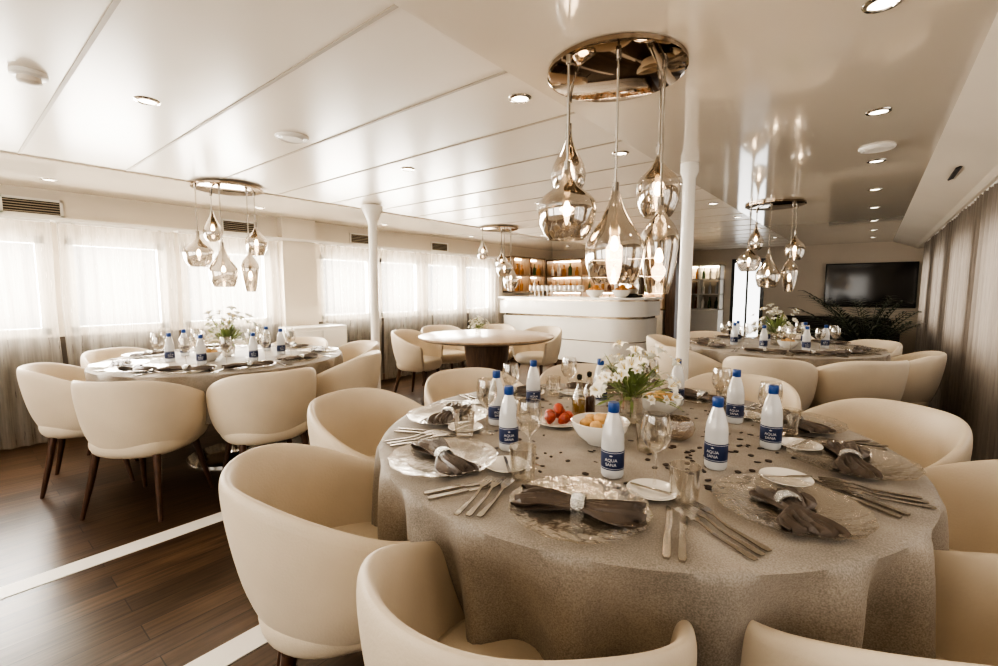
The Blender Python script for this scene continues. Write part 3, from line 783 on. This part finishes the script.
for z in (1.19, 1.49, 1.82):
    ob('light_strip', cached('ls', lambda: B().add(box(-1.18, 1.18, -.01, .01, -.008, 0)).mesh('light_strip', LED, False)), o, (0, .1, z))
BPR = [(0, 0), (.036, 0), (.037, .01), (.037, .16), (.014, .20), (.013, .26), (.015, .262), (.015, .275), (0, .275)]
BPR2 = [(0, 0), (.044, 0), (.046, .01), (.046, .11), (.03, .15), (.014, .165), (.014, .205), (.018, .21), (.018, .235), (0, .235)]
LIQ = [B().add(lathe(BPR, 16)).mesh('liquor_bottle', m) for m in (M_amber, M_greenglass, M_white, M_bottle)]+[B().add(lathe(BPR2, 16)).mesh('liquor_bottle', m) for m in (M_amber, M_vinegar, M_glassfar)]
rnd = random.Random(11)
for zz in (.926, 1.226, 1.526):
    for i in range(17):
        x = -5.07+i*.14
        if abs(((x+3.95)+.4) % .8) < .06 or abs(((x+3.95)+.4) % .8-.8) < .06: continue
        tag(ob('liquor_bottle', rnd.choice(LIQ), None, (x, 7.99+rnd.uniform(-.02, .03), zz), 0, rnd.uniform(.7, .98)), 'liquor bottle standing on the back-bar shelf', 'bottle', 'bottles on the back-bar shelves')
o = empty('wall_shelf_unit', (XL+.13, 7.1, 0), 0, 'wall-mounted walnut open shelf above the bar', 'shelving')
b = B()
for y in (-.5, 0, .5): b.add(box(-.13, .11, y-.02, y+.02, 1.2, 1.85))
for z in (1.2, 1.5, 1.83): b.add(box(-.13, .11, -.52, .52, z, z+.025))
b.add(box(-.13, -.115, -.52, .52, 1.2, 1.85))
ob('shelf_frame', b.mesh('shelf_frame', M_nichewood, False), o)
ob('light_strip', B().add(box(-.1, -.08, -.48, .48, -.008, 0)).mesh('light_strip', LED, False), o, (0, 0, 1.82))
ob('light_strip', B().add(box(-.1, -.08, -.48, .48, -.008, 0)).mesh('light_strip', LED, False), o, (0, 0, 1.49))
for zz in (1.226, 1.526):
    for i in range(7):
        y = 6.68+i*.14
        if abs(y-7.1) < .06: continue
        tag(ob('liquor_bottle', rnd.choice(LIQ), None, (XL+.15, y, zz), 0, rnd.uniform(.75, .98)), 'liquor bottle standing on the wall shelf by the bar', 'bottle', 'bottles on the wall shelf')
for i in range(24):
    tag(ob('champagne_glass', WGF, None, (-4.55+.085*(i % 12), 6.50+.1*(i//12), 1.1305), 0, 1.0), 'clear stemmed glass lined up on the bar counter', 'wine glass', 'glasses on the bar counter')
o = empty('coffee_machine', (-3.0, 7.1, 1.1305), 0, 'compact steel coffee machine on the bar counter', 'coffee machine')
ob('machine_body', B().add(rbox(-.17, .17, -.12, .14, .03, .33, .02)).mesh('mb', M_chrome), o)
ob('drip_tray', B().add(rbox(-.16, .16, -.2, .1, 0, .04, .008)).mesh('dt', M_black), o)
ORM = bake(B().add(lathe([(0, -.035), (.028, -.022), (.036, 0), (.028, .022), (0, .035)], 10)).mesh('orange', mat('orange_peel', (.55, .25, .06), .5, bump=.2, bs=200)), 1)
for bx, by in ((-3.4, 6.62), (-3.0, 6.72)):
    tag(ob('fruit_bowl', BW, None, (bx, by, 1.1305), 0, 1.6), 'white bowl of oranges on the bar counter', 'bowl', 'fruit bowls on the bar')
    for i in range(8):
        t = i*1.05; q = .075 if i < 6 else .03*(i-6)
        tag(ob('orange', ORM, None, (bx+q*cos(t), by+q*sin(t), 1.1305+.115+(.05 if i > 5 else 0)), t, 1.2), 'orange piled in the white bowl on the bar', 'orange', 'oranges in the bowls')
struct('trim_%d' % n, box(-2.65, -2.50, 7.7, 8.35, 0, H-.012), M_brownwood); n += 1

o = empty('wall_television', (-.03, YF-.04, 1.33), 0, 'large black flat television mounted on the end wall', 'television')
ob('screen', B().add(box(-.60, .60, -.035, -.03, -.36, .36)).mesh('screen', mat('dark_screen', (.012, .01, .009), .08), False), o)
ob('bezel', B().add(rbox(-.62, .62, -.03, .03, -.38, .38, .008)).mesh('bezel', M_black), o)
struct('door_1', B().add(box(-2.2, -1.62, YF-.03, YF, 0, 1.86), 0).add(box(-2.14, -1.93, YF-.035, YF-.028, .1, 1.78), 1).add(box(-1.89, -1.68, YF-.035, YF-.028, .1, 1.78), 1),
       [M_black, mat('glowing_frosted_glass', (.9, .9, .88), .3, emit=2.0, ecol=(.95, .95, .95))])  # panes emit: brightness of the door glass is put into the material
o = empty('display_shelf', (-2.75, YF-.17, 0), 0, 'white open display shelf against the end wall', 'shelving')
b = B()
for x in (-.4, 0, .4): b.add(box(x-.015, x+.015, -.15, .15, .85, 1.75))
for z in (.85, 1.15, 1.45, 1.73): b.add(box(-.415, .415, -.15, .15, z, z+.02))
ob('shelf_frame', b.mesh('sf', M_white, False), o)
ob('cabinet', B().add(rbox(-.43, .43, -.28, .15, 0, .85, .01)).mesh('cb', M_white, False), o)
ob('light_strip', B().add(box(-.38, .38, -.01, .01, -.008, 0)).mesh('light_strip', LED, False), o, (0, .1, 1.72))
for zz in (.871, 1.171, 1.471):
    for i in range(6):
        tag(ob('liquor_bottle', rnd.choice(LIQ), None, (-3.08+i*.13, YF-.17, zz), 0, .85), 'liquor bottle on the white display shelf', 'bottle', 'bottles on the display shelf')
def sofa(x, y, rot, w, lab):
    o = empty('sofa', (x, y, 0), rot, lab, 'sofa', 'dark lounge sofas')
    ob('sofa_base', B().add(rbox(-w/2, w/2, -.38, .38, .06, .28, .03)).mesh('sb', M_dark), o)
    ob('backrest', B().add(rbox(-w/2, w/2, .2, .40, .25, .78, .05)).mesh('bk', M_dark), o)
    for s in (-1, 1): ob('armrest', B().add(rbox(s*w/2-.09, s*w/2+.09, -.38, .40, .06, .60, .04)).mesh('ar', M_dark), o)
    for s in (-1, 1): ob('seat_cushion', B().add(rbox(s*w/4-w/4+.05, s*w/4+w/4-.05, -.38, .22, .28, .45, .05)).mesh('sc', M_dark), o)
    for sx in (-1, 1):
        for sy in (-1, 1): ob('leg', B().add(tube([(sx*(w/2-.08), sy*.3, .07), (sx*(w/2-.08), sy*.3, 0)], .02, 8)).mesh('lg', M_walnut), o)
sofa(-.55, 9.65, 0, 1.7, 'dark upholstered sofa below the television')
# potted palm
o = empty('potted_palm', (.0, 6.8, 0), 0, 'potted palm with long arching dark fronds near the curtains', 'plant')
ob('pot', B().add(lathe([(0, 0), (.14, 0), (.18, .38), (.19, .39), (.17, .39), (.16, .36), (0, .36)], 28)).mesh('pot', M_terr), o)
b = B(); rnd = random.Random(3)
for i in range(32):
    t = i*2.4+rnd.uniform(-.2, .2); el = rnd.uniform(.75, 1.45); ln = rnd.uniform(.8, 1.2)
    fx = .5 if cos(t) > 0 else .95
    pts = []
    for k in range(9):
        q = k/8; pts.append(Vector((cos(t)*cos(el*(1-.25*q))*ln*q*fx, sin(t)*cos(el*(1-.25*q))*ln*q, .36+ln*q*sin(el)-.26*ln*q*q)))
    b.add(tube(pts, [.008*(1-.7*k/8) for k in range(9)], 5))
    for k in range(2, 9):
        for s in (-1, 1):
            for q in (0, .5):
                if k == 8 and q: continue
                p = pts[k] if not q else (pts[k]+pts[min(k+1, 8)])/2
                d = (pts[k]-pts[k-1]).normalized(); sd = d.cross(Vector((0, 0, 1))).normalized()*s
                leaf(b, p, sd*.7+d*.8, (.14 if fx < .6 else .21)*(1-.35*abs(k/8-.4)), .013, .05)
for i, p in enumerate(b.v):
    if p[0] > .46: b.v[i] = (.46+.1*(p[0]-.46), p[1], p[2])
fr = ob('fronds', b.mesh('fronds', M_palm, True, 80), o); fr['kind'] = 'stuff'
o = empty('low_cabinet', (XL+.30, 2.72, 0), 0, 'low white cabinet against the wall between windows', 'cabinet')
ob('cabinet_body', B().add(rbox(-.18, .18, -.32, .32, .06, .84, .012)).mesh('cbd', M_white), o)
ob('plinth', B().add(box(-.16, .15, -.3, .3, 0, .06)).mesh('pl', M_brownwood, False), o)
for s in (-1, 1): 
    d = ob('door', B().add(rbox(.18, .195, s*.155-.145, s*.155+.145, .1, .8, .005)).mesh('dr', M_white), o)
    ob('handle', B().add(tube([(.205, s*.03, .4), (.205, s*.03, .55)], .005, 8)).mesh('hd', M_brass), d)

# ---------------------------------------------------------------- light
def area(x, y, z, sx, sy, rot, e, col, nm='daylight_and_fill'):
    l = bpy.data.lights.new(nm, 'AREA'); l.shape = 'RECTANGLE'; l.size = sx; l.size_y = sy; l.energy = e; l.color = col
    o = bpy.data.objects.new(nm, l); COL.objects.link(o); o.location = (x, y, z); o.rotation_euler = rot
area(XL-.35, 2.6, 1.35, 1.3, 8.4, (0, radians(-90), 0), 980, (1, .95, .875))
area(XR+.4, 4.2, 1.35, 1.3, 10., (0, radians(90), 0), 120, (1, .93, .85))
area(-2.1, YN-.4, 1.35, 4.4, 1.2, (radians(90), 0, 0), 40, (1, .92, .82))  # added fill from behind the camera, brightens the near table
w = bpy.data.worlds.new('World'); S.world = w; w.use_nodes = True
bg = w.node_tree.nodes['Background']; bg.inputs[0].default_value = (1, .97, .92, 1); bg.inputs[1].default_value = 1.5

# ---------------------------------------------------------------- camera
cam = bpy.data.cameras.new('camera'); co = bpy.data.objects.new('camera', cam); COL.objects.link(co)
cam.sensor_width = 36; cam.lens = 457/998*36; cam.clip_start = .05
co.location = (0, 0, 1.25); co.rotation_euler = (radians(90-5.4), 0, radians(39))
S.camera = co
